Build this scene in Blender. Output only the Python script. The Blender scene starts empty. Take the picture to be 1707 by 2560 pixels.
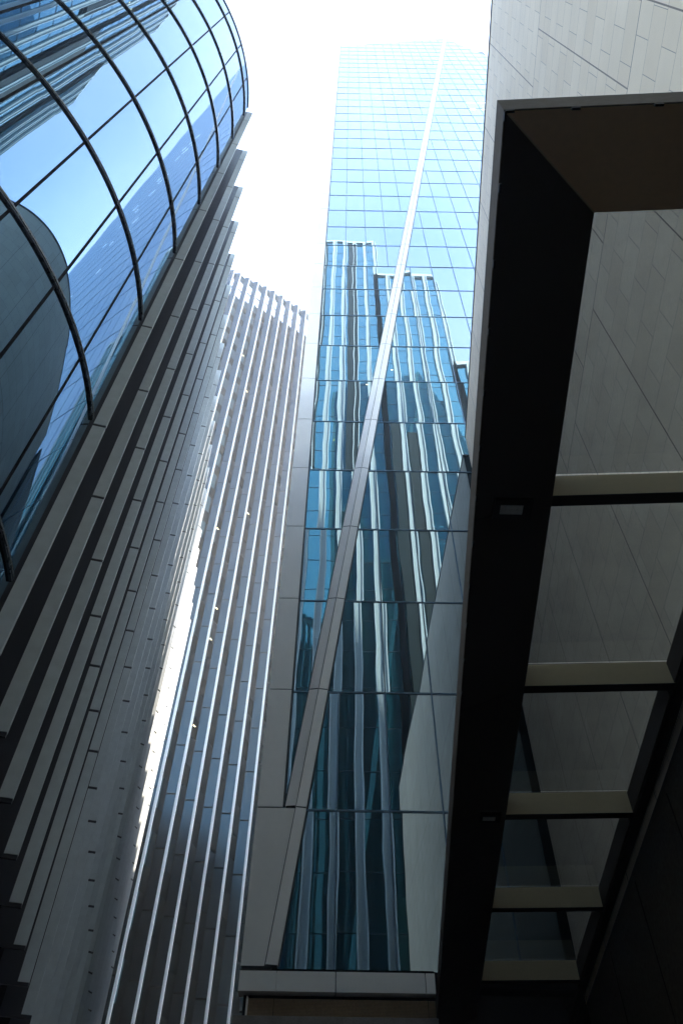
import bpy, bmesh, math, random
from mathutils import Matrix, Vector

random.seed(7)
scene = bpy.context.scene
C = scene.collection

# ------------------------------------------------------------------ camera
cam_d = bpy.data.cameras.new('camera')
cam = bpy.data.objects.new('camera', cam_d)
C.objects.link(cam)
cam_d.sensor_fit = 'VERTICAL'
cam_d.sensor_height = 36.0
cam_d.sensor_width = 24.0
cam_d.lens = 28.0
cam_d.clip_start = 0.1
cam_d.clip_end = 5000
_z = Vector((24.5, 1525.0, 1991.0)).normalized()          # world up, written in camera axes (right, up, forward)
_f = Vector((0, 0, 1)); _y = (_f - _f.dot(_z) * _z).normalized()
_x = _y.cross(_z)
if _x.x < 0: _x = -_x
right = Vector((_x.x, _y.x, _z.x)); up = Vector((_x.y, _y.y, _z.y)); fwd = Vector((_x.z, _y.z, _z.z))
m = Matrix((( right.x, up.x, -fwd.x, 0), (right.y, up.y, -fwd.y, 0), (right.z, up.z, -fwd.z, 0), (0, 0, 0, 1)))
cam.matrix_world = m
scene.camera = cam
GZ = -1.6                                                  # street level: the lens is 1.6 m above it

# ------------------------------------------------------------------ light
SUN_EL, SUN_AZ = math.radians(42), math.radians(45)      # azimuth clockwise from +Y
w = bpy.data.worlds.new('World'); scene.world = w; w.use_nodes = True
nt = w.node_tree; nt.nodes.clear()
out = nt.nodes.new('ShaderNodeOutputWorld'); bg = nt.nodes.new('ShaderNodeBackground')
sky = nt.nodes.new('ShaderNodeTexSky'); sky.sky_type = 'NISHITA'; sky.sun_disc = False
sky.sun_elevation = SUN_EL; sky.sun_rotation = SUN_AZ
sky.altitude = 20; sky.air_density = 1.25; sky.dust_density = 1.2; sky.ozone_density = 2.5
# thin bright cloud veil over the sky
tc = nt.nodes.new('ShaderNodeTexCoord'); mp = nt.nodes.new('ShaderNodeMapping'); mp.inputs['Scale'].default_value = (1.2, 1.2, 2.0)
no = nt.nodes.new('ShaderNodeTexNoise'); no.inputs['Scale'].default_value = 1.6; no.inputs['Detail'].default_value = 5
rp = nt.nodes.new('ShaderNodeValToRGB'); rp.color_ramp.elements[0].position = 0.38; rp.color_ramp.elements[1].position = 0.68
rp.color_ramp.elements[0].color = (0.06, 0.06, 0.06, 1); rp.color_ramp.elements[1].color = (0.62, 0.62, 0.62, 1)
mx = nt.nodes.new('ShaderNodeMix'); mx.data_type = 'RGBA'
nt.links.new(tc.outputs['Generated'], mp.inputs['Vector']); nt.links.new(mp.outputs['Vector'], no.inputs['Vector'])
nt.links.new(no.outputs['Fac'], rp.inputs['Fac'])
sx = nt.nodes.new('ShaderNodeSeparateXYZ'); nt.links.new(tc.outputs['Generated'], sx.inputs[0])
el = nt.nodes.new('ShaderNodeMapRange'); el.inputs['From Min'].default_value = 0.15; el.inputs['From Max'].default_value = 0.95
el.inputs['To Min'].default_value = 1.0; el.inputs['To Max'].default_value = 0.42; nt.links.new(sx.outputs['Z'], el.inputs['Value'])
vm = nt.nodes.new('ShaderNodeMath'); vm.operation = 'MULTIPLY'; nt.links.new(rp.outputs['Color'], vm.inputs[0]); nt.links.new(el.outputs[0], vm.inputs[1])
nt.links.new(vm.outputs[0], mx.inputs['Factor'])
nt.links.new(sky.outputs['Color'], mx.inputs['A']); mx.inputs['B'].default_value = (5.0, 5.2, 5.3, 1)
nt.links.new(mx.outputs['Result'], bg.inputs['Color']); bg.inputs['Strength'].default_value = 0.12
nt.links.new(bg.outputs['Background'], out.inputs['Surface'])

sd = bpy.data.lights.new('sun', 'SUN'); sd.energy = 2.6; sd.angle = math.radians(0.6); sd.color = (1.0, 0.89, 0.74)
so = bpy.data.objects.new('sun', sd); C.objects.link(so)
to_sun = Vector((math.sin(SUN_AZ) * math.cos(SUN_EL), math.cos(SUN_AZ) * math.cos(SUN_EL), math.sin(SUN_EL)))
so.rotation_euler = to_sun.to_track_quat('Z', 'Y').to_euler(); so.location = (60, 0, 90)

vs = scene.view_settings
vs.view_transform = 'Standard'; vs.look = 'None'; vs.gamma = 1.0; vs.exposure = 3.05; vs.use_curve_mapping = False
scene.render.engine = 'CYCLES'
scene.cycles.max_bounces = 10; scene.cycles.glossy_bounces = 6; scene.cycles.diffuse_bounces = 4
scene.cycles.transmission_bounces = 6; scene.cycles.transparent_max_bounces = 12
scene.cycles.sample_clamp_indirect = 6.0
scene.cycles.caustics_reflective = False; scene.cycles.caustics_refractive = False
try: scene.cycles.use_denoising = True
except Exception: pass

# ------------------------------------------------------------------ mesh helpers
class MB:
    """collects faces, with uv in metres, and links them as one mesh object"""
    def __init__(s): s.v = []; s.f = []; s.uv = []; s.mi = []
    def poly(s, pts, uvs=None, mi=0):
        b = len(s.v); s.v += [tuple(p) for p in pts]; s.f.append(tuple(range(b, b + len(pts))))
        s.uv += list(uvs) if uvs else [(p[0] + p[1], p[2]) for p in pts]; s.mi.append(mi)
    def box(s, o, ex, ey, ez, mi=0):
        """origin o and three edge vectors"""
        o, ex, ey, ez = Vector(o), Vector(ex), Vector(ey), Vector(ez)
        if ex.cross(ey).dot(ez) < 0: ex, ey = ey, ex
        lx, ly, lz = ex.length, ey.length, ez.length
        def q(a, u, v, lu, lv): s.poly([a, a + u, a + u + v, a + v], [(0, 0), (lu, 0), (lu, lv), (0, lv)], mi)
        q(o, ey, ex, ly, lx); q(o + ez, ex, ey, lx, ly)
        q(o, ex, ez, lx, lz); q(o + ey + ex, -ex, ez, lx, lz)
        q(o + ex, ey, ez, ly, lz); q(o + ey, -ey, ez, ly, lz)
    def abox(s, x0, x1, y0, y1, z0, z1, mi=0):
        s.box((x0, y0, z0), (x1 - x0, 0, 0), (0, y1 - y0, 0), (0, 0, z1 - z0), mi)
    def prism(s, pts, z0, z1, mi=0):
        """vertical prism over plan polygon pts (counter-clockwise)"""
        n = len(pts); L = 0
        for i in range(n):
            a, b = pts[i], pts[(i + 1) % n]; l = math.hypot(b[0] - a[0], b[1] - a[1])
            s.poly([(a[0], a[1], z0), (b[0], b[1], z0), (b[0], b[1], z1), (a[0], a[1], z1)], [(L, z0), (L + l, z0), (L + l, z1), (L, z1)], mi); L += l
        s.poly([(p[0], p[1], z1) for p in pts], None, mi); s.poly([(p[0], p[1], z0) for p in reversed(pts)], None, mi)
    def build(s, name, mats, parent=None):
        me = bpy.data.meshes.new(name); me.from_pydata(s.v, [], s.f); me.update()
        ul = me.uv_layers.new(name='metres'); ul.data.foreach_set('uv', [c for p in s.uv for c in p])
        for mt in (mats if isinstance(mats, (list, tuple)) else [mats]): me.materials.append(mt)
        me.polygons.foreach_set('material_index', s.mi)
        o = bpy.data.objects.new(name, me); C.objects.link(o)
        if parent: o.parent = parent
        return o

def empty(name, label, cat, group=None):
    o = bpy.data.objects.new(name, None); C.objects.link(o); o['label'] = label; o['category'] = cat
    if group: o['group'] = group
    return o

def clip(poly, a, b, c):
    """keep a*x+b*z<=c of a list of (x,z)"""
    r = []
    for i in range(len(poly)):
        p, q = poly[i], poly[(i + 1) % len(poly)]
        dp, dq = a * p[0] + b * p[1] - c, a * q[0] + b * q[1] - c
        if dp <= 0: r.append(p)
        if dp * dq < 0:
            t = dp / (dp - dq); r.append((p[0] + t * (q[0] - p[0]), p[1] + t * (q[1] - p[1])))
    return r

# ------------------------------------------------------------------ materials
def mat(name):
    m = bpy.data.materials.new(name); m.use_nodes = True
    n = m.node_tree; return m, n, n.nodes['Principled BSDF'], n.links
def node(n, t, **k):
    x = n.nodes.new(t)
    for a, b in k.items():
        if a in x.inputs: x.inputs[a].default_value = b
        else: setattr(x, a, b)
    return x

def painted(name, col, rough=0.5, metallic=0.0, var=0.08, scale=0.8, spec=0.4, bump=0.0):
    """cladding: base colour with a soft large and small scale variation"""
    m, n, p, L = mat(name)
    g = node(n, 'ShaderNodeNewGeometry')
    a = node(n, 'ShaderNodeTexNoise', Scale=scale, Detail=6.0); b = node(n, 'ShaderNodeTexNoise', Scale=scale * 14, Detail=4.0)
    L.new(g.outputs['Position'], a.inputs['Vector']); L.new(g.outputs['Position'], b.inputs['Vector'])
    ad = node(n, 'ShaderNodeMath', operation='ADD'); L.new(a.outputs['Fac'], ad.inputs[0]); L.new(b.outputs['Fac'], ad.inputs[1])
    r = node(n, 'ShaderNodeMapRange'); r.inputs['From Min'].default_value = 0.6; r.inputs['From Max'].default_value = 1.4
    r.inputs['To Min'].default_value = 1 - var; r.inputs['To Max'].default_value = 1 + var
    L.new(ad.outputs[0], r.inputs['Value'])
    v = node(n, 'ShaderNodeVectorMath', operation='SCALE'); v.inputs[0].default_value = col; L.new(r.outputs[0], v.inputs['Scale'])
    L.new(v.outputs[0], p.inputs['Base Color'])
    rr = node(n, 'ShaderNodeMapRange'); rr.inputs['From Min'].default_value = 0.3; rr.inputs['From Max'].default_value = 0.7
    rr.inputs['To Min'].default_value = rough * 0.85; rr.inputs['To Max'].default_value = min(1, rough * 1.15)
    L.new(b.outputs['Fac'], rr.inputs['Value']); L.new(rr.outputs[0], p.inputs['Roughness'])
    p.inputs['Metallic'].default_value = metallic; p.inputs['Specular IOR Level'].default_value = spec
    if bump:
        bp = node(n, 'ShaderNodeBump', Strength=bump, Distance=0.01); L.new(b.outputs['Fac'], bp.inputs['Height']); L.new(bp.outputs[0], p.inputs['Normal'])
    return m

def mirror_glass(name, body, tint, pane=(1.42, 4.0), f0=0.5, wave=0.001, wscale=0.45, rough=0.0, power=3.0, band=0.0, edge=(0.92, 0.96, 1.0), full=1.0):
    """coated facade glass: dark body, tinted mirror that strengthens towards grazing, each pane slightly warped on its own"""
    m, n, p, L = mat(name); n.nodes.remove(p)
    o = n.nodes['Material Output']
    uv = node(n, 'ShaderNodeUVMap', uv_map='metres')
    dv = node(n, 'ShaderNodeVectorMath', operation='DIVIDE'); dv.inputs[1].default_value = (pane[0], pane[1], 1); L.new(uv.outputs[0], dv.inputs[0])
    fl = node(n, 'ShaderNodeVectorMath', operation='FLOOR'); L.new(dv.outputs[0], fl.inputs[0])
    wn = node(n, 'ShaderNodeTexWhiteNoise', noise_dimensions='3D'); L.new(fl.outputs[0], wn.inputs['Vector'])
    sc = node(n, 'ShaderNodeVectorMath', operation='SCALE', Scale=37.0); L.new(wn.outputs['Color'], sc.inputs[0])
    st = node(n, 'ShaderNodeVectorMath', operation='MULTIPLY'); st.inputs[1].default_value = (1.0, 0.6, 1); L.new(uv.outputs[0], st.inputs[0])
    ad = node(n, 'ShaderNodeVectorMath', operation='ADD'); L.new(st.outputs[0], ad.inputs[0]); L.new(sc.outputs[0], ad.inputs[1])
    ns = node(n, 'ShaderNodeTexNoise', Scale=wscale, Detail=1.5, Roughness=0.35); L.new(ad.outputs[0], ns.inputs['Vector'])
    bp = node(n, 'ShaderNodeBump', Strength=1.0, Distance=wave); L.new(ns.outputs['Fac'], bp.inputs['Height'])
    gl = node(n, 'ShaderNodeBsdfGlossy', Roughness=rough); L.new(bp.outputs[0], gl.inputs['Normal'])
    df = node(n, 'ShaderNodeBsdfDiffuse', Color=(*body, 1))
    lw = node(n, 'ShaderNodeLayerWeight', Blend=0.5); L.new(bp.outputs[0], lw.inputs['Normal'])
    pw = node(n, 'ShaderNodeMath', operation='POWER'); pw.inputs[1].default_value = power; L.new(lw.outputs['Facing'], pw.inputs[0])
    tm = node(n, 'ShaderNodeMix', data_type='RGBA'); tm.inputs['A'].default_value = (*tint, 1); tm.inputs['B'].default_value = (*edge, 1)
    L.new(pw.outputs[0], tm.inputs['Factor']); L.new(tm.outputs['Result'], gl.inputs['Color'])      # coating tint fades towards grazing
    mr = node(n, 'ShaderNodeMapRange'); mr.inputs['To Min'].default_value = f0; mr.inputs['To Max'].default_value = 1.0
    mr.inputs['From Max'].default_value = full; L.new((pw if full == 1.0 else lw).outputs[0 if full == 1.0 else 'Facing'], mr.inputs['Value'])
    if band:                                                # opaque spandrel across the head of every pane
        sp = node(n, 'ShaderNodeSeparateXYZ'); L.new(dv.outputs[0], sp.inputs[0])
        fr = node(n, 'ShaderNodeMath', operation='FRACT'); L.new(sp.outputs['Y'], fr.inputs[0])
        lt = node(n, 'ShaderNodeMath', operation='LESS_THAN'); lt.inputs[1].default_value = 1 - band; L.new(fr.outputs[0], lt.inputs[0])
        lm = node(n, 'ShaderNodeMapRange'); lm.inputs['To Min'].default_value = 0.12; L.new(lt.outputs[0], lm.inputs['Value'])
        mm = node(n, 'ShaderNodeMath', operation='MULTIPLY'); L.new(mr.outputs[0], mm.inputs[0]); L.new(lm.outputs[0], mm.inputs[1]); mr = mm
    mxs = node(n, 'ShaderNodeMixShader'); L.new(mr.outputs[0], mxs.inputs[0]); L.new(df.outputs[0], mxs.inputs[1]); L.new(gl.outputs[0], mxs.inputs[2])
    L.new(mxs.outputs[0], o.inputs['Surface'])
    return m

def emissive(name, col, s):
    m, n, p, L = mat(name)
    p.inputs['Base Color'].default_value = (*col, 1); p.inputs['Emission Color'].default_value = (*col, 1); p.inputs['Emission Strength'].default_value = s
    return m

def stone_mat():
    m, n, p, L = mat('pale_stone_strips')
    uv = node(n, 'ShaderNodeUVMap', uv_map='metres')
    def brick(wid, hei, mortar, off, shift):
        mp = node(n, 'ShaderNodeMapping'); mp.inputs['Location'].default_value = (*shift, 0); L.new(uv.outputs[0], mp.inputs['Vector'])
        b = node(n, 'ShaderNodeTexBrick', Scale=1.0); b.offset = off; b.offset_frequency = 2; b.squash = 1
        b.inputs['Mortar Size'].default_value = mortar; b.inputs['Mortar Smooth'].default_value = 0.1; b.inputs['Bias'].default_value = 0
        b.inputs['Brick Width'].default_value = wid; b.inputs['Row Height'].default_value = hei
        b.inputs['Color1'].default_value = (0, 0, 0, 1); b.inputs['Color2'].default_value = (1, 1, 1, 1); b.inputs['Mortar'].default_value = (0.5, 0.5, 0.5, 1)
        L.new(mp.outputs[0], b.inputs['Vector']); return b
    b1 = brick(0.9, 0.6458, 0.005, 0.5, (-1.59, -22.22 + 0.6458 * 40))
    b2 = brick(2.5, 7.75, 0.013, 0.5, (-3.6, -14.46 + 31.0))
    ns = node(n, 'ShaderNodeTexNoise', Scale=0.5, Detail=8.0, Roughness=0.6); L.new(uv.outputs[0], ns.inputs['Vector'])
    n2 = node(n, 'ShaderNodeTexNoise', Scale=40.0, Detail=4.0); L.new(uv.outputs[0], n2.inputs['Vector'])
    # per-stone tone
    c = node(n, 'ShaderNodeMix', data_type='RGBA'); c.inputs['A'].default_value = (0.84, 0.72, 0.545, 1); c.inputs['B'].default_value = (0.91, 0.795, 0.62, 1)
    sep = node(n, 'ShaderNodeSeparateColor'); L.new(b1.outputs['Color'], sep.inputs[0]); L.new(sep.outputs[0], c.inputs['Factor'])
    r = node(n, 'ShaderNodeMapRange'); r.inputs['From Min'].default_value = 0.25; r.inputs['From Max'].default_value = 0.75; r.inputs['To Min'].default_value = 0.9; r.inputs['To Max'].default_value = 1.06
    L.new(ns.outputs['Fac'], r.inputs['Value'])
    v = node(n, 'ShaderNodeVectorMath', operation='SCALE'); L.new(c.outputs['Result'], v.inputs[0]); L.new(r.outputs[0], v.inputs['Scale'])
    c2 = node(n, 'ShaderNodeMix', data_type='RGBA'); c2.inputs['B'].default_value = (0.34, 0.30, 0.25, 1); L.new(v.outputs[0], c2.inputs['A']); L.new(b1.outputs['Fac'], c2.inputs['Factor'])
    c3 = node(n, 'ShaderNodeMix', data_type='RGBA'); c3.inputs['B'].default_value = (0.24, 0.20, 0.16, 1); L.new(c2.outputs['Result'], c3.inputs['A']); L.new(b2.outputs['Fac'], c3.inputs['Factor'])
    L.new(c3.outputs['Result'], p.inputs['Base Color'])
    p.inputs['Roughness'].default_value = 0.62; p.inputs['Specular IOR Level'].default_value = 0.3
    mxm = node(n, 'ShaderNodeMath', operation='MAXIMUM'); L.new(b1.outputs['Fac'], mxm.inputs[0]); L.new(b2.outputs['Fac'], mxm.inputs[1])
    inv = node(n, 'ShaderNodeMath', operation='MULTIPLY_ADD'); inv.inputs[1].default_value = -1.0; L.new(mxm.outputs[0], inv.inputs[0])
    s2 = node(n, 'ShaderNodeMath', operation='MULTIPLY'); s2.inputs[1].default_value = 0.12; L.new(n2.outputs['Fac'], s2.inputs[0]); L.new(s2.outputs[0], inv.inputs[2])
    bp = node(n, 'ShaderNodeBump', Strength=0.6, Distance=0.006); L.new(inv.outputs[0], bp.inputs['Height']); L.new(bp.outputs[0], p.inputs['Normal'])
    return m

def canopy_glass_mat():
    m, n, p, L = mat('canopy_glass'); n.nodes.remove(p); o = n.nodes['Material Output']
    t = node(n, 'ShaderNodeBsdfTransparent', Color=(0.62, 0.63, 0.63, 1)); g = node(n, 'ShaderNodeBsdfGlossy', Color=(0.9, 0.95, 1, 1), Roughness=0.02)
    lw = node(n, 'ShaderNodeLayerWeight', Blend=0.5); p5 = node(n, 'ShaderNodeMath', operation='POWER'); p5.inputs[1].default_value = 5; L.new(lw.outputs['Facing'], p5.inputs[0]); f = node(n, 'ShaderNodeMath', operation='MULTIPLY_ADD'); f.inputs[1].default_value = 0.9; f.inputs[2].default_value = 0.045; L.new(p5.outputs[0], f.inputs[0]); d = node(n, 'ShaderNodeBsdfDiffuse', Color=(0.35, 0.36, 0.36, 1))
    geo = node(n, 'ShaderNodeNewGeometry'); ns = node(n, 'ShaderNodeTexNoise', Scale=1.4, Detail=8.0, Roughness=0.7); L.new(geo.outputs['Position'], ns.inputs['Vector'])
    r = node(n, 'ShaderNodeMapRange'); r.inputs['From Min'].default_value = 0.42; r.inputs['From Max'].default_value = 0.8; r.inputs['To Min'].default_value = 0.04; r.inputs['To Max'].default_value = 0.10; L.new(ns.outputs['Fac'], r.inputs['Value'])
    a = node(n, 'ShaderNodeMixShader'); L.new(r.outputs[0], a.inputs[0]); L.new(t.outputs[0], a.inputs[1]); L.new(d.outputs[0], a.inputs[2])
    b = node(n, 'ShaderNodeMixShader'); L.new(f.outputs[0], b.inputs[0]); L.new(a.outputs[0], b.inputs[1]); L.new(g.outputs[0], b.inputs[2])
    L.new(b.outputs[0], o.inputs['Surface']); return m

M = dict(
    scalpel_glass=mirror_glass('blue_mirror_glass', (0.004, 0.013, 0.018), (0.36, 0.44, 0.485), (1.42, 4.0), 0.34, 0.008, 0.42, 0.0, 4.6, 0.0, (0.72, 0.86, 0.95), 0.55),
    drum_glass=mirror_glass('curved_bay_glass', (0.01, 0.03, 0.045), (0.15, 0.26, 0.36), (1.137, 3.875), 0.75, 0.007, 0.5, 0.0, 6.0),
    tower_glass=mirror_glass('teal_window_glass', (0.003, 0.02, 0.026), (0.17, 0.60, 0.72), (1.1, 4.0), 0.27, 0.001, 0.5),
    slot_glass=mirror_glass('dark_slot_glass', (0.006, 0.011, 0.013), (0.10, 0.17, 0.19), (1.0, 3.83), 0.16, 0.0006, 0.6, 0.0, 4.0, 0.42, (0.05, 0.08, 0.09)),
    joint=painted('dark_joint', (0.018, 0.026, 0.034), 0.4, 0.0, 0.1),
    joint_blue=painted('blue_grey_joint', (0.09, 0.16, 0.23), 0.4, 0.0, 0.1),
    pier=painted('silver_grey_cladding', (0.88, 0.86, 0.82), 0.45, 0.0, 0.03, 0.5),
    ridge=painted('pale_ridge_cladding', (0.88, 0.86, 0.83), 0.4, 0.0, 0.03, 0.5),
    louvre=painted('bronze_louvre', (0.45, 0.33, 0.21), 0.5, 0.0, 0.25, 1.2),
    sill=painted('grey_sill', (0.24, 0.21, 0.19), 0.7, 0.0, 0.35, 3.0),
    dark=painted('dark_recess', (0.012, 0.012, 0.014), 0.6, 0.0, 0.15),
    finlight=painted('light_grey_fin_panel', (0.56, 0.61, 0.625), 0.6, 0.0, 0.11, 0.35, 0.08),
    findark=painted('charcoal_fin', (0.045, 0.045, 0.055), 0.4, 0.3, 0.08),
    slot=painted('black_slot', (0.006, 0.006, 0.007), 0.7, 0.0, 0.1, 0.8, 0.03),
    transom=painted('gunmetal_transom', (0.045, 0.055, 0.07), 0.28, 0.6, 0.08),
    transom_lip=painted('steel_transom_cap', (0.25, 0.28, 0.31), 0.25, 0.8, 0.05),
    cpanel=mirror_glass('blue_grey_panel', (0.012, 0.021, 0.026), (0.06, 0.12, 0.16), (5.0, 3.83), 0.35, 0.0015, 0.5, 0.22, 3.0, 0.0, (0.16, 0.30, 0.39)),
    white=painted('white_fin_edge', (0.78, 0.80, 0.81), 0.4, 0.0, 0.03),
    bpier=painted('white_pilaster', (0.37, 0.46, 0.50), 0.5, 0.0, 0.05, 0.3),
    bcentre=painted('pilaster_face', (0.30, 0.39, 0.43), 0.5, 0.0, 0.05, 0.3),
    bdark=painted('dark_pilaster_bay', (0.006, 0.016, 0.018), 0.5, 0.0, 0.1, 0.8, 0.1),
    bronze=painted('bronze_painted_glow', (0.86, 0.60, 0.33), 0.45, 0.2, 0.07, 1.2),  # end soffit: same metal, warm glow painted into the colour
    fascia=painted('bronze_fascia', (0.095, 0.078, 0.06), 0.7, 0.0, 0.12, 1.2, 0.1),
    bronze_shaded=painted('bronze_painted_shade', (0.035, 0.03, 0.024), 0.4, 0.1, 0.07, 1.2),  # side soffit: same metal, shade painted into the colour
    beam=painted('beige_beam', (0.55, 0.44, 0.26), 0.5, 0.1, 0.06, 1.0),
    black=painted('black_metal', (0.010, 0.009, 0.008), 0.5, 0.2, 0.1),
    brownwall=painted('brown_base_panel', (0.035, 0.026, 0.018), 0.5, 0.1, 0.15, 1.0),
    asphalt=painted('asphalt', (0.05, 0.049, 0.047), 0.9, 0.0, 0.2, 1.5, bump=0.3),
    paving=painted('paving', (0.12, 0.11, 0.10), 0.85, 0.0, 0.15, 1.5, bump=0.3),
    lens=painted('lamp_lens', (0.45, 0.46, 0.43), 0.3, 0.0, 0.05),
    lamp_on=emissive('warm_ceiling_light', (1.0, 0.82, 0.45), 1.2),
    tube_on=emissive('white_ceiling_light', (0.85, 0.93, 1.0), 1.2),
    red_on=emissive('orange_beacon', (1.0, 0.45, 0.1), 3.0),
    stone=stone_mat(), canopy_glass=canopy_glass_mat(),
)

# ------------------------------------------------------------------ ground
g = MB(); g.poly([(-140, -140, GZ), (140, -140, GZ), (140, 140, GZ), (-140, 140, GZ)])
o = g.build('road', M['asphalt']); o['kind'] = 'structure'
for nm, pts in (('pavement', [(1.0, -7.4), (4.2, -7.4), (5.2, 18.2), (1.6, 18.2)]), ('pavement', [(-4.8, 6.6), (-3.2, 6.6), (-8.6, 35.5), (-10.2, 35.5)])):
    k = MB(); k.prism(pts, GZ + 0.004, GZ + 0.13); o = k.build(nm, M['paving']); o['kind'] = 'structure'

# ------------------------------------------------------------------ the skyscraper with the diagonal ridge (facade plane y = D)
D = 19.22
sk = empty('glass_skyscraper', 'blue mirror glass skyscraper crossed by one long pale diagonal ridge', 'skyscraper')
xl = lambda z: -1.37 + 0.1193 * (z - 12)
RW = 0.56
roof = lambda x: 154.6 + 0.6 * (x + 0.31)                    # roof slopes up to the ridge top
APX = 17.35; APZ = roof(APX)
XR = 52.0
PL, GL = -2.11, -1.42                                       # pier left edge, glass left edge
MOD = 1.42
gl_l, gl_r = MB(), MB()
def pane(mb, poly):
    if len(poly) < 3: return
    a = sum(poly[i][0] * poly[(i + 1) % len(poly)][1] - poly[(i + 1) % len(poly)][0] * poly[i][1] for i in range(len(poly))) / 2
    if abs(a) < 0.01: return
    if a < 0: poly = poly[::-1]
    cx = sum(p[0] for p in poly) / len(poly); cz = sum(p[1] for p in poly) / len(poly)
    tx, tz = random.gauss(0, 0.0014), random.gauss(0, 0.0012)  # hand-set panes never sit quite flush
    mb.poly([(p[0], D + tx * (p[0] - cx) + tz * (p[1] - cz), p[1]) for p in poly], [(p[0] + 142.0, p[1] + 400.0) for p in poly])
mull_l, mull_r = {}, {}
for i in range(0, 14):
    x = i * MOD; zi = 12 + (x + 1.37) / 0.1193; mull_l[i] = math.ceil(zi / 4) * 4 + 4
for i in range(0, 37):
    x = i * MOD; zi = 12 + (x - RW + 1.37) / 0.1193; mull_r[i] = math.floor(zi / 4) * 4
for fz in range(8, 172, 4):
    # left field
    edges = [GL] + [i * MOD for i in mull_l if fz >= mull_l[i]] + [40.0]
    if fz >= 12:
        for a, b in zip(edges, edges[1:]):
            q = [(a, fz), (b, fz), (b, fz + 4), (a, fz + 4)]
            q = clip(q, 1, -0.1193, -1.37 - 0.1193 * 12)        # left of the ridge
            if q: q = clip(q, -0.6, 1, 154.6 + 0.6 * 0.31)
            if q: pane(gl_l, q)
    edges = [-3.0] + [i * MOD for i in mull_r if fz < mull_r[i]] + [XR]
    for a, b in zip(edges, edges[1:]):
        q = [(a, fz), (b, fz), (b, fz + 4), (a, fz + 4)]
        q = clip(q, -1, 0.1193, 1.37 + 0.1193 * 12 - RW)
        if q: q = clip(q, 4.3, 1, APZ + 4.3 * APX)
        if q: pane(gl_r, q)
gl_l.build('glass_wall', M['scalpel_glass'], sk); gl_r.build('glass_wall', M['scalpel_glass'], sk)
y0 = D - 0.022
for i in mull_l:
    x = i * MOD
    if roof(x) - mull_l[i] > 1:
        k = MB(); k.abox(x - 0.023, x + 0.023, y0, D - 0.004, mull_l[i], roof(x)); k.build('mullion', M['joint_blue'] if i > 0 else M['joint_blue'], sk)
for i in mull_r:
    x = i * MOD; zt = min(mull_r[i], APZ + 4.3 * (APX - x))
    if zt > 10: k = MB(); k.abox(x - 0.023, x + 0.023, y0, D - 0.004, 8, zt); k.build('mullion', M['joint_blue'], sk)
for fz in range(12, 168, 4):
    k = MB()
    r = min(xl(fz) , 40); a = GL
    if fz > 12 and fz < roof(r): k.abox(a, r, y0 - 0.003, D - 0.004, fz - 0.026, fz + 0.026)
    elif fz > roof(GL): k.abox((fz - 154.6) / 0.6 - 0.31, r, y0 - 0.003, D - 0.004, fz - 0.026, fz + 0.026)
    b = min(XR, APX + (APZ - fz) / 4.3)
    if b > xl(fz) + RW: k.abox(xl(fz) + RW, b, y0 - 0.003, D - 0.004, fz - 0.026, fz + 0.026)
    if k.f: k.build('transom', M['joint_blue'], sk)
# left corner pier in floor-high panels
k = MB()
for fz in range(8, 156, 4):
    zt = min(fz + 4, roof(PL)); 
    if zt - fz < 0.2: continue
    if fz == 8: k.poly([(PL, D - 0.12, 8.03), (xl(8) + RW - 0.012 - 0.28, D - 0.12, 8.03), (xl(12) + 0.268, D - 0.12, 11.98), (PL, D - 0.12, 11.98)])
    else: k.abox(PL, GL - 0.012, D - 0.12, D + 0.3, fz + 0.02, zt - 0.02)
k.build('corner_pier', M['pier'], sk)
k = MB(); k.abox(PL + 0.02, GL - 0.002, D - 0.10, D + 0.28, 8.0, roof(PL) - 0.3); k.abox(GL - 0.3, 0.2, D - 0.10, D - 0.02, 8.0, 12.0) if False else None
k.build('pier_backing', M['joint'], sk)
# the diagonal ridge: two folded strips with a groove between
for s0, s1 in ((0.0, 0.268), (0.292, RW)):
    k = MB()
    zs = [8.03 if s0 > 0.1 else 12.02] + [z for z in range(12, 166, 4) if z > (8.1 if s0 > .1 else 12.1)] + [165.4]
    for za, zb in zip(zs, zs[1:]):
        za2, zb2 = za + 0.018, zb - 0.018
        ya0, ya1 = (D - 0.13, D - 0.17) if s0 < 0.1 else (D - 0.17, D - 0.13)
        a = (xl(za2) + s0, ya0, za2); b = (xl(za2) + s1, ya1, za2); c = (xl(zb2) + s1, ya1, zb2); d = (xl(zb2) + s0, ya0, zb2)
        k.poly([a, b, c, d]); bk = lambda p: (p[0], D - 0.01, p[2])
        k.poly([b, bk(b), bk(c), c]); k.poly([bk(a), a, d, bk(d)])
    k.build('ridge_strip', M['ridge'], sk)
k = MB()
k.poly([(xl(8) + 0.02, D - 0.09, 8), (xl(8) + RW - 0.01, D - 0.09, 8), (xl(165.3) + RW - 0.01, D - 0.09, 165.3), (xl(165.3) + 0.01, D - 0.09, 165.3)])
k.build('ridge_groove', M['joint'], sk)
# black seal lines along the ridge and the pier
for off in (-0.025, RW + 0.025):
    k = MB(); za = 12.1 if off < 0 else 8.05; zb = 165
    k.poly([(xl(za) + off - 0.025, D - 0.02, za), (xl(za) + off + 0.025, D - 0.02, za), (xl(zb) + off + 0.025, D - 0.02, zb), (xl(zb) + off - 0.025, D - 0.02, zb)])
    k.build('edge_seal', M['joint'], sk)
k = MB(); k.abox(GL - 0.01, GL + 0.05, D - 0.03, D - 0.004, 12.1, 153.9); k.build('edge_seal', M['joint'], sk)
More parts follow.
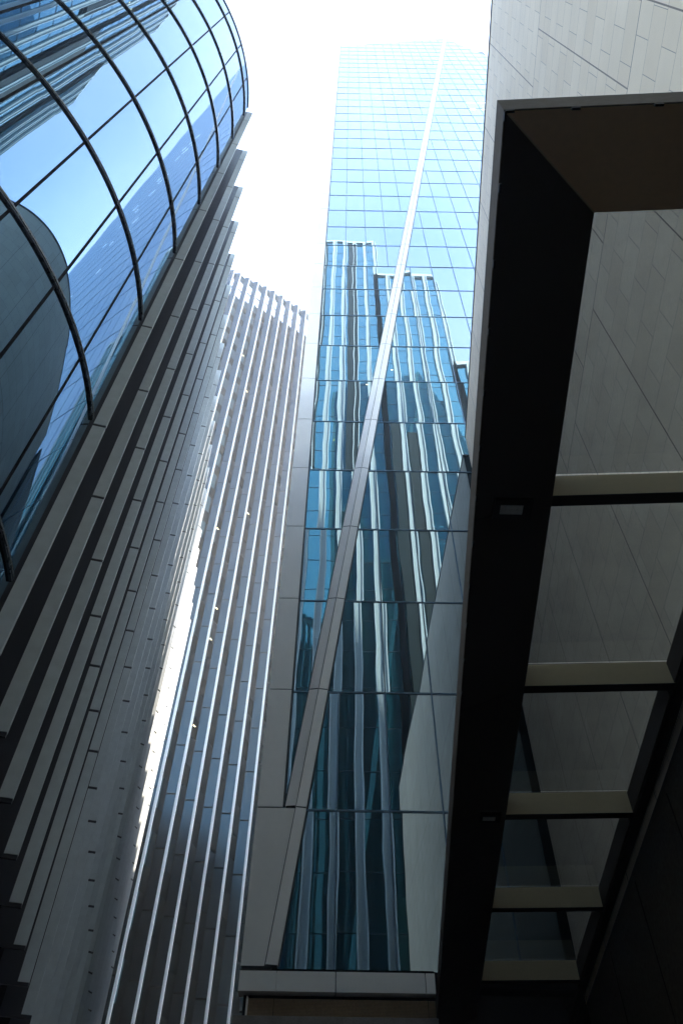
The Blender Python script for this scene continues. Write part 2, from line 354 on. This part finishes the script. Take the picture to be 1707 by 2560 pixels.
# base: sill shadow gap, band of panels, louvres, ledge
k = MB(); k.abox(-1.3, 2.25, D - 0.06, D + 0.2, 7.93, 8.0); k.build('base_gap', M['slot'], sk)
k = MB()
for a, b in ((PL, -1.29), (-1.28, 0.03), (0.05, 2.03), (2.05, 2.25)): k.abox(a, b, D - 0.14, D + 0.2, 7.50, 7.92)
k.build('base_band', M['pier'], sk)
k = MB(); k.abox(-2.0, 2.25, D + 0.1, D + 0.3, GZ, 7.50); k.build('base_wall', M['dark'], sk)
k = MB(); k.abox(2.3, 52.0, D + 0.9, D + 1.1, GZ, 7.99); k.build('leak_stop_wall', M['dark'], sk)  # unseen dark wall, added to stop light leaking in below the tower
k = MB()
for j in range(14):
    z = 7.035 + j * 0.0275
    for a, b in ((-1.88, -1.325), (-1.31, 2.07), (2.085, 2.25)): k.box((a, D + 0.02, z), (b - a, 0, 0), (0, 0.03, 0.006), (0, -0.008, 0.017))
k.build('louvre_panel', M['louvre'], sk)
k = MB(); k.abox(-1.92, -1.885, D - 0.03, D + 0.1, 7.02, 7.44); k.build('louvre_frame', M['pier'], sk)
k = MB(); k.abox(-2.14, 2.25, D - 0.25, D + 0.1, 6.55, 6.97); k.build('ledge', M['sill'], sk)
# the rest of the body, and a few lit ceilings
k = MB(); k.prism([(PL + 0.02, D + 0.05), (6.0, D + 0.05), (22.0, D + 0.05), (22.0, D + 1.6), (PL + 0.02, D + 4.7)], 8, 150); k.build('body', M['joint'], sk)
k = MB(); zz = [8, 30, 60, 90, 120, 140]
for a, b in zip(zz, zz[1:]): k.abox(22.0, APX + (APZ - b) / 4.3 - 0.2, D + 0.05, D + 1.2, a, b)
k.build('body', M['joint'], sk)
for (i, fz, wdt) in [(10, 104, 1), (11, 104, .8), (12, 104, .6), (10, 100, .6), (11, 100, .9), (12, 100, 1), (12, 92, .7), (13, 92, .8), (13, 88, 1.0), (12, 76, 1), (12, 72, .8), (14, 96, .9), (14, 84, .6), (15, 88, 1), (16, 84, .9), (15, 76, .7), (17, 80, .8), (13, 64, .7), (15, 60, .8), (16, 64, 1), (14, 52, .6), (17, 56, .9), (13, 44, .7), (16, 48, .5), (18, 68, 1), (19, 72, .8), (18, 60, .6), (19, 52, .9)]:
    if fz > mull_r[i] - 2: continue
    k = MB(); x = i * MOD + 0.15; k.abox(x, x + wdt * 1.1, D - 0.016, D - 0.003, fz + 3.5, fz + 3.62); k.build('ceiling_light', M['tube_on'], sk)
k = MB(); k.abox(-2.0, 20.0, D + 5.2, 47.5, GZ, 29.0); k.build('shade_block', M['joint'], sk)  # unseen block, added to shade the fins' foot and cut sky light
k = MB(); k.abox(-1.8, -1.62, D - 0.22, D - 0.13, 133.6, 134.0); k.build('beacon', M['red_on'], sk)

# ------------------------------------------------------------------ stone clad building on the right
SX = lambda y: 4.3886 + 0.05503 * y
st = empty('stone_building', 'tall building clad in long pale stone strips behind the canopy', 'building')
y_a, y_b = -6.6, 18.76
k = MB(); La, Lb = y_a, y_b
k.poly([(SX(y_b), y_b, 7.2), (SX(y_a), y_a, 7.2), (SX(y_a), y_a, 30.0), (SX(y_b), y_b, 30.0)], [(y_b, 7.2), (y_a, 7.2), (y_a, 30), (y_b, 30)])
k.poly([(SX(y_a), y_a, 7.2), (15, y_a, 7.2), (15, y_a, 30), (SX(y_a), y_a, 30)], [(0, 7.2), (10, 7.2), (10, 30), (0, 30)])
k.build('stone_wall', M['stone'], st)
k = MB(); k.prism([(SX(y_a) + 0.02, y_a + 0.02), (30, y_a + 0.02), (30, y_b), (SX(y_b) + 0.02, y_b)], 7.2, 29.9); k.build('body', M['joint'], st)
k = MB(); k.prism([(SX(y_a) - 0.03, y_a - 0.03), (SX(y_a) + 0.35, y_a - 0.03), (SX(y_b) + 0.35, y_b + 0.01), (SX(y_b) - 0.03, y_b + 0.01)], 30.0, 30.06); k.build('coping', M['joint'], st)
k = MB(); k.prism([(SX(y_a) - 0.01, y_a), (14.8, y_a), (14.8, y_b - 0.1), (SX(y_b) - 0.01, y_b - 0.1)], GZ, 7.19); k.build('base_wall', M['brownwall'], st)
k = MB()
for i in range(9):
    y = -5 + i * 2.6; k.box((SX(y) - 0.02, y, GZ), (0.012, 0, 0), (0.0007, 0.02, 0), (0, 0, 8.6))
k.build('base_joint', M['black'], st)

# ------------------------------------------------------------------ canopy
cp = empty('entrance_canopy', 'dark bronze canopy with glazed roof fixed to the stone wall', 'canopy')
H = 7.0
def along(r, y): return (r[0] + 0.0558 * (y - r[1]))        # same run as the wall
oc = (0.179 * H, 0.187 * H)                                 # soffit outer corner at z = H
HB = 7.40
ic = (0.303 * HB, 0.298 * HB)                               # inner corner, soffit rises inwards
YF = 20.6
rin = lambda y: 0.569 * HB + 0.0558 * y                       # right inner edge
rout = lambda y: SX(y) - 0.012
dxy = Vector((1, -0.0558, 0)).normalized()                  # across the canopy
nearY = lambda r, x: r[1] - 0.0558 * (x - r[0])
oL = lambda y: along(oc, y); iL = lambda y: along(ic, y)
def nx(c, f):                                                # where an across line from c meets the long line f(y)
    y = c[1]
    for _ in range(6): x = f(y); y = c[1] - 0.0558 * (x - c[0])
    return (x, y)
o_r = nx(oc, rout); i_r = nx(ic, rin); 
k = MB(); k.poly([(oL(YF), YF, H), (*oc, H), (*ic, HB), (iL(YF), YF, HB)]); k.build('side_soffit', M['bronze_shaded'], cp)
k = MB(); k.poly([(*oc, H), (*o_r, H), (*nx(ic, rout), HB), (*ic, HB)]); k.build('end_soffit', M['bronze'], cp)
# seams of the side soffit, one at each beam
for yb in [0.729 * HB, 1.176 * HB, 1.608 * HB, 2.032 * HB, 2.454 * HB]:
    a = Vector((oL(yb) + 0.01, yb + 0.05, H - 0.003)); b = Vector((iL(yb) - 0.01, yb + 0.01, HB - 0.003))
    k = MB(); k.box(a, b - a, (0, 0.012, 0), (0, 0, 0.002)); k.build('soffit_seam', M['black'], cp)
# mitre cover strip
d = (Vector((*ic, HB)) - Vector((*oc, H))); nrm = Vector((d.y, -d.x, 0)).normalized() * 0.012
k = MB(); k.box(Vector((*oc, H)) - nrm * 0.5 - Vector((0, 0, 0.012)), d, nrm, (0, 0, 0.012)); k.build('mitre_strip', M['beam'], cp)
FT = H + 0.38; ZT = HB + 0.4
k = MB(); k.box((oc[0] - 0.012, oc[1], H), (0.012, 0, 0), (oL(YF) - oc[0], YF - oc[1], 0), (0, 0, FT - H)); k.build('fascia', M['fascia'], cp)
k = MB(); k.box((oc[0] - 0.012, oc[1] - 0.012, H), (o_r[0] - oc[0], o_r[1] - oc[1], 0), (0, 0.012, 0), (0, 0, FT - H)); k.build('fascia', M['fascia'], cp)
# black spacers in the joint under the fascia
def clipbox(p, along_v, l):
    a = Vector(along_v).normalized(); b = Vector((a.y, -a.x, 0)) * 0.02
    k = MB(); k.box(Vector(p) - b * 0.5 - Vector((0, 0, 0.03)), a * l, b, (0, 0, 0.045)); k.build('joint_clip', M['black'], cp)
ad = Vector((o_r[0] - oc[0], o_r[1] - oc[1], 0)).normalized(); ld = Vector((0.0558, 1, 0)).normalized()
clipbox((oc[0], oc[1], H), ad, 0.07); clipbox((oc[0], oc[1], H), ld, 0.07)
for t in (0.52, 1.17, 1.82, 2.47): p = Vector((*oc, H)) + ad * t; clipbox(p, ad, 0.07)
for t in (0.55, 1.2, 1.85, 2.5, 3.15, 3.8, 4.45, 5.1, 5.75, 6.4, 7.05): p = Vector((*oc, H)) + ld * t; clipbox(p, ld, 0.07)
# right hand beam along the wall, far end beam
k = MB(); k.box((rin(ic[1]), ic[1], HB - 0.04), (0.0558 * (YF - ic[1]), YF - ic[1], 0), (rout(5) - rin(5) - 0.012, 0, 0), (0, 0, 0.42)); k.build('wall_beam', M['black'], cp)
k = MB(); k.box((iL(18.5) + 0.01, 18.5, HB), (rin(18.5) - iL(18.5) - 0.02, 0, 0), (0, 0.4, 0), (0, 0, 0.38)); k.build('end_beam', M['black'], cp)
# inner upstands of side and end
k = MB(); k.box((ic[0] - 0.02, ic[1], HB + 0.002), (0.02, 0, 0), (iL(YF) - ic[0], YF - ic[1], 0), (0, 0, 0.38)); k.build('upstand', M['black'], cp)
k = MB(); k.box((ic[0], ic[1] - 0.02, HB + 0.002), (i_r[0] - ic[0], i_r[1] - ic[1], 0), (0, 0.02, 0), (0, 0, 0.38)); k.build('upstand', M['black'], cp)
ybars = [0.729 * HB, 1.176 * HB, 1.608 * HB, 2.032 * HB, 2.454 * HB]
for yb in ybars:
    a = Vector((iL(yb) + 0.004, yb, HB)); b = Vector((rin(yb) - 0.004, yb - 0.0558 * (rin(yb) - iL(yb)), HB)); e = b - a
    k = MB(); k.box(a + Vector((0, 0.0, 0.012)), e, (0, 0.14, 0), (0, 0, 0.39)); bo = k.build('cross_beam', M['beam'], cp)
    k = MB(); k.box(a + Vector((0, -0.004, 0)), e, (0, 0.148, 0), (0, 0, 0.011)); k.build('underside', M['black'], bo)
# wall side reveal strips that meet each beam in a mitre
ycuts = [ic[1]] + ybars + [18.5]
for a, b in zip(ycuts, ycuts[1:]):
    k = MB(); k.box((rin(a) - 0.02, a + 0.16, HB), (0.016, 0, 0), (0.0558 * (b - a - 0.3), b - a - 0.3, 0), (0, 0, 0.36)); k.build('reveal', M['fascia'], cp)
    k = MB(); za = HB + 0.42
    k.box((iL(a) - 0.1, a + 0.02, za), (rin(a) - iL(a) + 0.2, -0.0558 * (rin(a) - iL(a)), 0), (0.0558 * (b - a - 0.03), b - a - 0.03, 0), (0, 0, 0.012)); k.build('roof_pane', M['canopy_glass'], cp)
k = MB(); k.poly([(*oc, FT), (*ic, ZT), (iL(YF), YF, ZT), (oL(YF), YF, FT)]); k.poly([(*oc, FT), (*o_r, FT), (*i_r, ZT), (*ic, ZT)]); k.build('roof_sheet', M['joint'], cp)

# lamps under the canopy
for n_, (lx, ly, lab) in enumerate([(1.69, 5.20, 'square floodlight with pale lens under the dark canopy side'), (2.28, 11.5, 'small dim floodlight farther along under the canopy side')]):
    lz = H + (HB - H) * (lx - oL(ly)) / (iL(ly) - oL(ly)) - 0.045
    fl = empty('floodlight', lab, 'floodlight', 'floodlights under the canopy')
    s = 1.0 if n_ == 0 else 0.8
    k = MB(); k.abox(lx, lx + .42 * s, ly, ly + .27 * s, lz, lz + 0.05); k.build('housing', M['black'], fl)
    k = MB()
    for i in range(4):
        for j in range(2): k.abox(lx + (.065 + i * .063) * s, lx + (.065 + i * .063 + .060) * s, ly + (.065 + j * .062) * s, ly + (.065 + j * .062 + .059) * s, lz - 0.012, lz - 0.001)
    k.build('lens', M['lens'], fl)

# ------------------------------------------------------------------ finned building on the left
HA = 36.0
fb = empty('finned_building', 'left hand building with tall grey vertical fins and dark slots', 'building')
T0 = Vector((-3.92, 6.95, 0)); FD = Vector((-0.2772, 1.4762, 0)); FI = Vector((-0.974, -0.227, 0))
fd = FD.normalized(); FB = 6.26
jz = [FB, 11.29] + [11.29 + 3.863 * i for i in range(1, 7)] + [HA]
NF = 21
for i in range(NF):
    p = T0 + FD * i
    if i >= NF: break
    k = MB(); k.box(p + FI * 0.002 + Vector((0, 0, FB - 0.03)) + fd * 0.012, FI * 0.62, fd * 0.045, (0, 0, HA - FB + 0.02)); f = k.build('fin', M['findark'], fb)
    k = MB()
    if i >= 13:                                             # far stretch: panels swung round, an angle made up to catch the sun
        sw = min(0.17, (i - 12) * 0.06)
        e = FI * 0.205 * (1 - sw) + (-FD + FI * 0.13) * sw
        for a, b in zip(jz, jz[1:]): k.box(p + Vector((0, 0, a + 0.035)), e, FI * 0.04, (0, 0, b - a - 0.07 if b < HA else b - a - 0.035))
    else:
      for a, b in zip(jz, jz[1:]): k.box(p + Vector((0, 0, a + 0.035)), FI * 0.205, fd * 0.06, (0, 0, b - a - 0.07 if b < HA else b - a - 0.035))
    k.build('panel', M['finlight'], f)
k = MB(); a = T0 + FI * 0.62 - fd * 1.0; b = T0 + FD * (NF - 1) + FI * 0.62 + fd * 0.06; bk = FI * 14
k.prism([(b.x, b.y), (b.x + bk.x, b.y + bk.y), (a.x + bk.x, a.y + bk.y), (a.x, a.y)], FB, HA - 0.3); k.build('slot_wall', M['slot'], fb)
k = MB(); a2, b2 = a + FI * 0.8, b + FI * 0.8
k.prism([(b2.x, b2.y), (b2.x + bk.x, b2.y + bk.y), (a2.x + bk.x, a2.y + bk.y), (a2.x, a2.y)], GZ, FB); k.build('base_wall', M['dark'], fb)
# end panel between the fins and the curved bay
k = MB()
for za, zb in zip(jz, jz[1:]): k.box(T0 - FD * 0.42 + FI * 0.36 + Vector((0, 0, za + 0.02)), FI * 0.5, fd * 0.1, (0, 0, zb - za - 0.04))
k.build('end_panel', M['finlight'], fb)

# ------------------------------------------------------------------ curved glass bay
db = empty('curved_glass_building', 'rounded blue glass building with bold curved transom rings', 'building')
DCX, DCY, DR = -0.2752 * HA, 0.1640 * HA, 0.1629 * HA
A_END = math.radians(8.2); A0 = math.radians(-2.8); DA = math.radians(11.2)
def dp(a, r, z): return (DCX + r * math.cos(a), DCY + r * math.sin(a), z)
rings = [34.45 - 3.875 * i for i in range(8)]
levels = [HA] + rings + [3.4, GZ]
mus = [A_END] + [A0 - DA * i for i in range(12)]
gm = MB(); SEG = 10
for zt, zb in zip(levels, levels[1:]):
    for j, (a1, a0) in enumerate(zip(mus, mus[1:])):
        for s in range(SEG):
            u0, u1 = a0 + (a1 - a0) * s / SEG, a0 + (a1 - a0) * (s + 1) / SEG
            U = lambda a: (a - mus[1]) * DR + 113.7
            gm.poly([dp(u0, DR, zb), dp(u1, DR, zb), dp(u1, DR, zt), dp(u0, DR, zt)], [(U(u0), zb + 400), (U(u1), zb + 400), (U(u1), zt + 400), (U(u0), zt + 400)])
go = gm.build('curved_glass', M['drum_glass'], db)
bmm = bmesh.new(); bmm.from_mesh(go.data); bmesh.ops.remove_doubles(bmm, verts=bmm.verts, dist=0.0005); bmm.to_mesh(go.data); bmm.free()
for p in go.data.polygons: p.use_smooth = True
def ring(prof, z, a0, a1, name, mt, parent, n=90):
    k = MB()
    for s in range(n):
        u0, u1 = a0 + (a1 - a0) * s / n, a0 + (a1 - a0) * (s + 1) / n
        for (r0, h0), (r1, h1) in zip(prof, prof[1:]):
            k.poly([dp(u0, DR + r0, z + h0), dp(u1, DR + r0, z + h0), dp(u1, DR + r1, z + h1), dp(u0, DR + r1, z + h1)])
    return k.build(name, mt, parent)
aS = mus[-1]
for z in rings:
    t = ring([(0.0, -0.055), (0.036, -0.055), (0.036, -0.022), (0.02, -0.022), (0.02, 0.022), (0.036, 0.022), (0.036, 0.055), (0.0, 0.055)], z, aS, A_END, 'transom', M['transom'], db)
    ring([(0.022, -0.02), (0.046, -0.017), (0.054, 0.0), (0.046, 0.017), (0.022, 0.02)], z, aS, A_END, 'cap', M['transom_lip'], t)
ring([(0.0, -0.12), (0.03, -0.12), (0.03, 0.02), (-0.3, 0.02)], HA, aS, A_END, 'roof_edge', M['transom'], db)
for a in mus[1:-1]:
    k = MB(); t = Vector((-math.sin(a), math.cos(a), 0)); r = Vector((math.cos(a), math.sin(a), 0))
    k.box(Vector(dp(a, DR - 0.01, GZ)) - t * 0.022, t * 0.044, r * 0.018, (0, 0, HA - GZ - 0.02)); k.build('mullion', M['slot'], db)
k = MB(); n = 40; aa = [aS + (A_END - aS) * i / n for i in range(n + 1)]
k.poly([dp(a, DR - 0.02, HA - 0.05) for a in aa]); k.build('roof', M['joint'], db)
# closing wall behind the bay
k = MB(); e = dp(A_END, DR - 0.01, 0); s_ = dp(aS, DR - 0.01, 0)
k.poly([(e[0], e[1], GZ), (DCX - 6, e[1] + 1.2, GZ), (DCX - 6, e[1] + 1.2, HA), (e[0], e[1], HA)]); k.build('return_wall', M['finlight'], db)

# ------------------------------------------------------------------ pleated tower behind (centre left)
HC = 116.0
ct = empty('pleated_tower', 'tall pleated tower of blue grey panels with bright white edges', 'tower')
tips = [(-.141, .377), (-.133, .381), (-.122, .387), (-.111, .392), (-.100, .398), (-.090, .404), (-.080, .410), (-.070, .417), (-.060, .423), (-.050, .430)]
tips = [(t[0] * HC, t[1] * HC) for t in tips]
tips = [(tips[0][0] - 1.15 * i, tips[0][1] - 0.5 * i) for i in (4, 3, 2, 1)] + tips + [(tips[-1][0] + 1.2 * i, tips[-1][1] + 0.85 * i) for i in (1, 2, 3, 4)]
cj = [GZ] + [37.97 + 3.83 * i for i in range(-9, 21)] + [HC]
for i, (tx, ty) in enumerate(tips):
    PW = 0.66; EW = 0.16
    k = MB(); x0 = tx - EW - PW
    for a, b in zip(cj, cj[1:]): k.abox(x0, tx - EW, ty - 0.0, ty + 0.08, a + 0.055, b - 0.055 if b < HC else b)
    k.build('bay_panel', M['cpanel'], ct)
    k = MB(); k.abox(tx - EW + 0.004, tx, ty - 0.03, ty + 0.16, GZ, HC); k.build('white_edge', M['white'], ct)
    if i + 1 < len(tips):
        nx0, ny0 = tips[i + 1][0] - EW - PW, tips[i + 1][1] + 0.08
        a = Vector((tx - 0.02, ty + 0.16, 0)); b = Vector((nx0 + 0.02, ny0 + 0.1, 0)); e = b - a; nr = Vector((-e.y, e.x, 0)).normalized() * 0.05
        k = MB(); k.box(a + Vector((0, 0, GZ)), e, nr, (0, 0, 108.0 - GZ)); k.box(a + Vector((0, 0, 113.4)), e, nr, (0, 0, 2.4)); wl = k.build('window_strip', M['slot_glass'], ct)
        k = MB(); k.box(a + Vector((0, 0, 110.4)), e, nr, (0, 0, 0.5)); k.build('crown_rail', M['joint'], ct)
k = MB()
base = [(t[0] - 0.97 if True else 0, t[1] + 0.75) for t in tips]
k.prism(base + [(tips[-1][0] + 1, 74), (tips[0][0] - 6, 74)], GZ, 108.0); k.build('body', M['slot'], ct)
for (i, z) in [(5, 61.5), (5, 65.5), (8, 57.8), (9, 44.5), (9, 48), (4, 41.6), (6, 33.5), (7, 29.8), (4, 26.0), (6, 22.3), (3, 46), (9, 36), (8, 84), (7, 92), (6, 70), (10, 62)]:
    tx, ty = tips[i]; k = MB(); k.box((tx + 0.05, ty + 0.22, z), (0.10, 0.2, 0), (0.035, -0.02, 0), (0, 0, 0.03)); k.build('ceiling_light', M['lamp_on'], ct)

# ------------------------------------------------------------------ the tower at the end of the street behind the lens: seen in the mirror glass
bt = empty('pilaster_tower', 'stepped tower of white pilasters and teal glass mirrored in the skyscraper', 'tower')
YB = -13.5; K = 2 * D - YB
tiers = [(-0.22 * K, 0.105 * K, 2.975 * K), (0.105 * K, 0.303 * K, 2.63 * K), (0.303 * K, 0.42 * K, 2.0 * K)]
BAY = 0.0373 * K; PWD = 0.30 * BAY + 0.12
for (xa, xb, zt) in tiers:
    k = MB(); k.prism([(xa, YB - 22), (xb - 0.02, YB - 22), (xb - 0.02, YB - 0.35), (xa, YB - 0.35)], GZ, zt - 0.6); k.build('body', M['bdark'], bt)
    k = MB(); k.poly([(xb, YB - 0.3, GZ), (xa, YB - 0.3, GZ), (xa, YB - 0.3, zt - 1.3), (xb, YB - 0.3, zt - 1.3)], [(xb + 200, GZ), (xa + 200, GZ), (xa + 200, zt), (xb + 200, zt)]); gw = k.build('window_wall', M['tower_glass'], bt)
    k = MB()
    for j in range(1, int(zt / 4.0)):
        k.abox(xa, xb, YB - 0.29, YB - 0.27, j * 4.0 - 0.06, j * 4.0)
    k.build('floor_line', M['joint'], gw)
    k = MB(); k.abox(xa, xb, YB - 0.5, YB + 0.02, zt - 0.9, zt); k.build('cornice', M['bpier'], bt)
    n = int(round((xb - xa) / BAY))
    for j in range(n + 1):
        x = xa + (xb - xa) * j / n
        k = MB(); k.abox(x - PWD / 2 + 0.11, x + PWD / 2 - 0.11, YB - 0.28, YB + 0.02, GZ, zt - 0.9, 1)
        for e in (x - PWD / 2, x + PWD / 2 - 0.1): k.abox(e, e + 0.1, YB - 0.28, YB + 0.2, GZ, zt - 0.9)
        k.build('pilaster', [M['bpier'], M['bcentre']], bt)
q = K / D
for xa, xb, za, zb in ((0.0085 * K, 0.037 * K, 76, 2.93 * K), (-0.095 * K, -0.064 * K, 76, 2.93 * K), (0.115 * K, 0.137 * K, GZ, 86), (0.155 * K, 0.176 * K, GZ, 84)):
    k = MB(); k.abox(xa, xb, YB - 0.27, YB + 0.04, za, zb); k.build('dark_bay', M['bdark'], bt)

# ------------------------------------------------------------------ bright city haze
hm = bpy.data.materials.new('haze'); hm.use_nodes = True; hn = hm.node_tree; hn.nodes.clear()
ho = hn.nodes.new('ShaderNodeOutputMaterial'); hv = hn.nodes.new('ShaderNodeVolumePrincipled')
hv.inputs['Color'].default_value = (0.97, 0.98, 1.0, 1); hv.inputs['Density'].default_value = 0.0009; hv.inputs['Anisotropy'].default_value = 0.6
hn.links.new(hv.outputs[0], ho.inputs['Volume'])
k = MB(); k.abox(-145, 145, -145, 145, GZ - 1, 185); o = k.build('haze', hm); o['kind'] = 'stuff'
scene.cycles.volume_bounces = 1

for x, z in ((3.0, 96), (4.9, 99), (6.8, 102)):
    k = MB(); k.abox(x, x + 0.22, YB - 0.29, YB - 0.25, z, z + 0.15); k.build('ceiling_light', M['lamp_on'], bt)
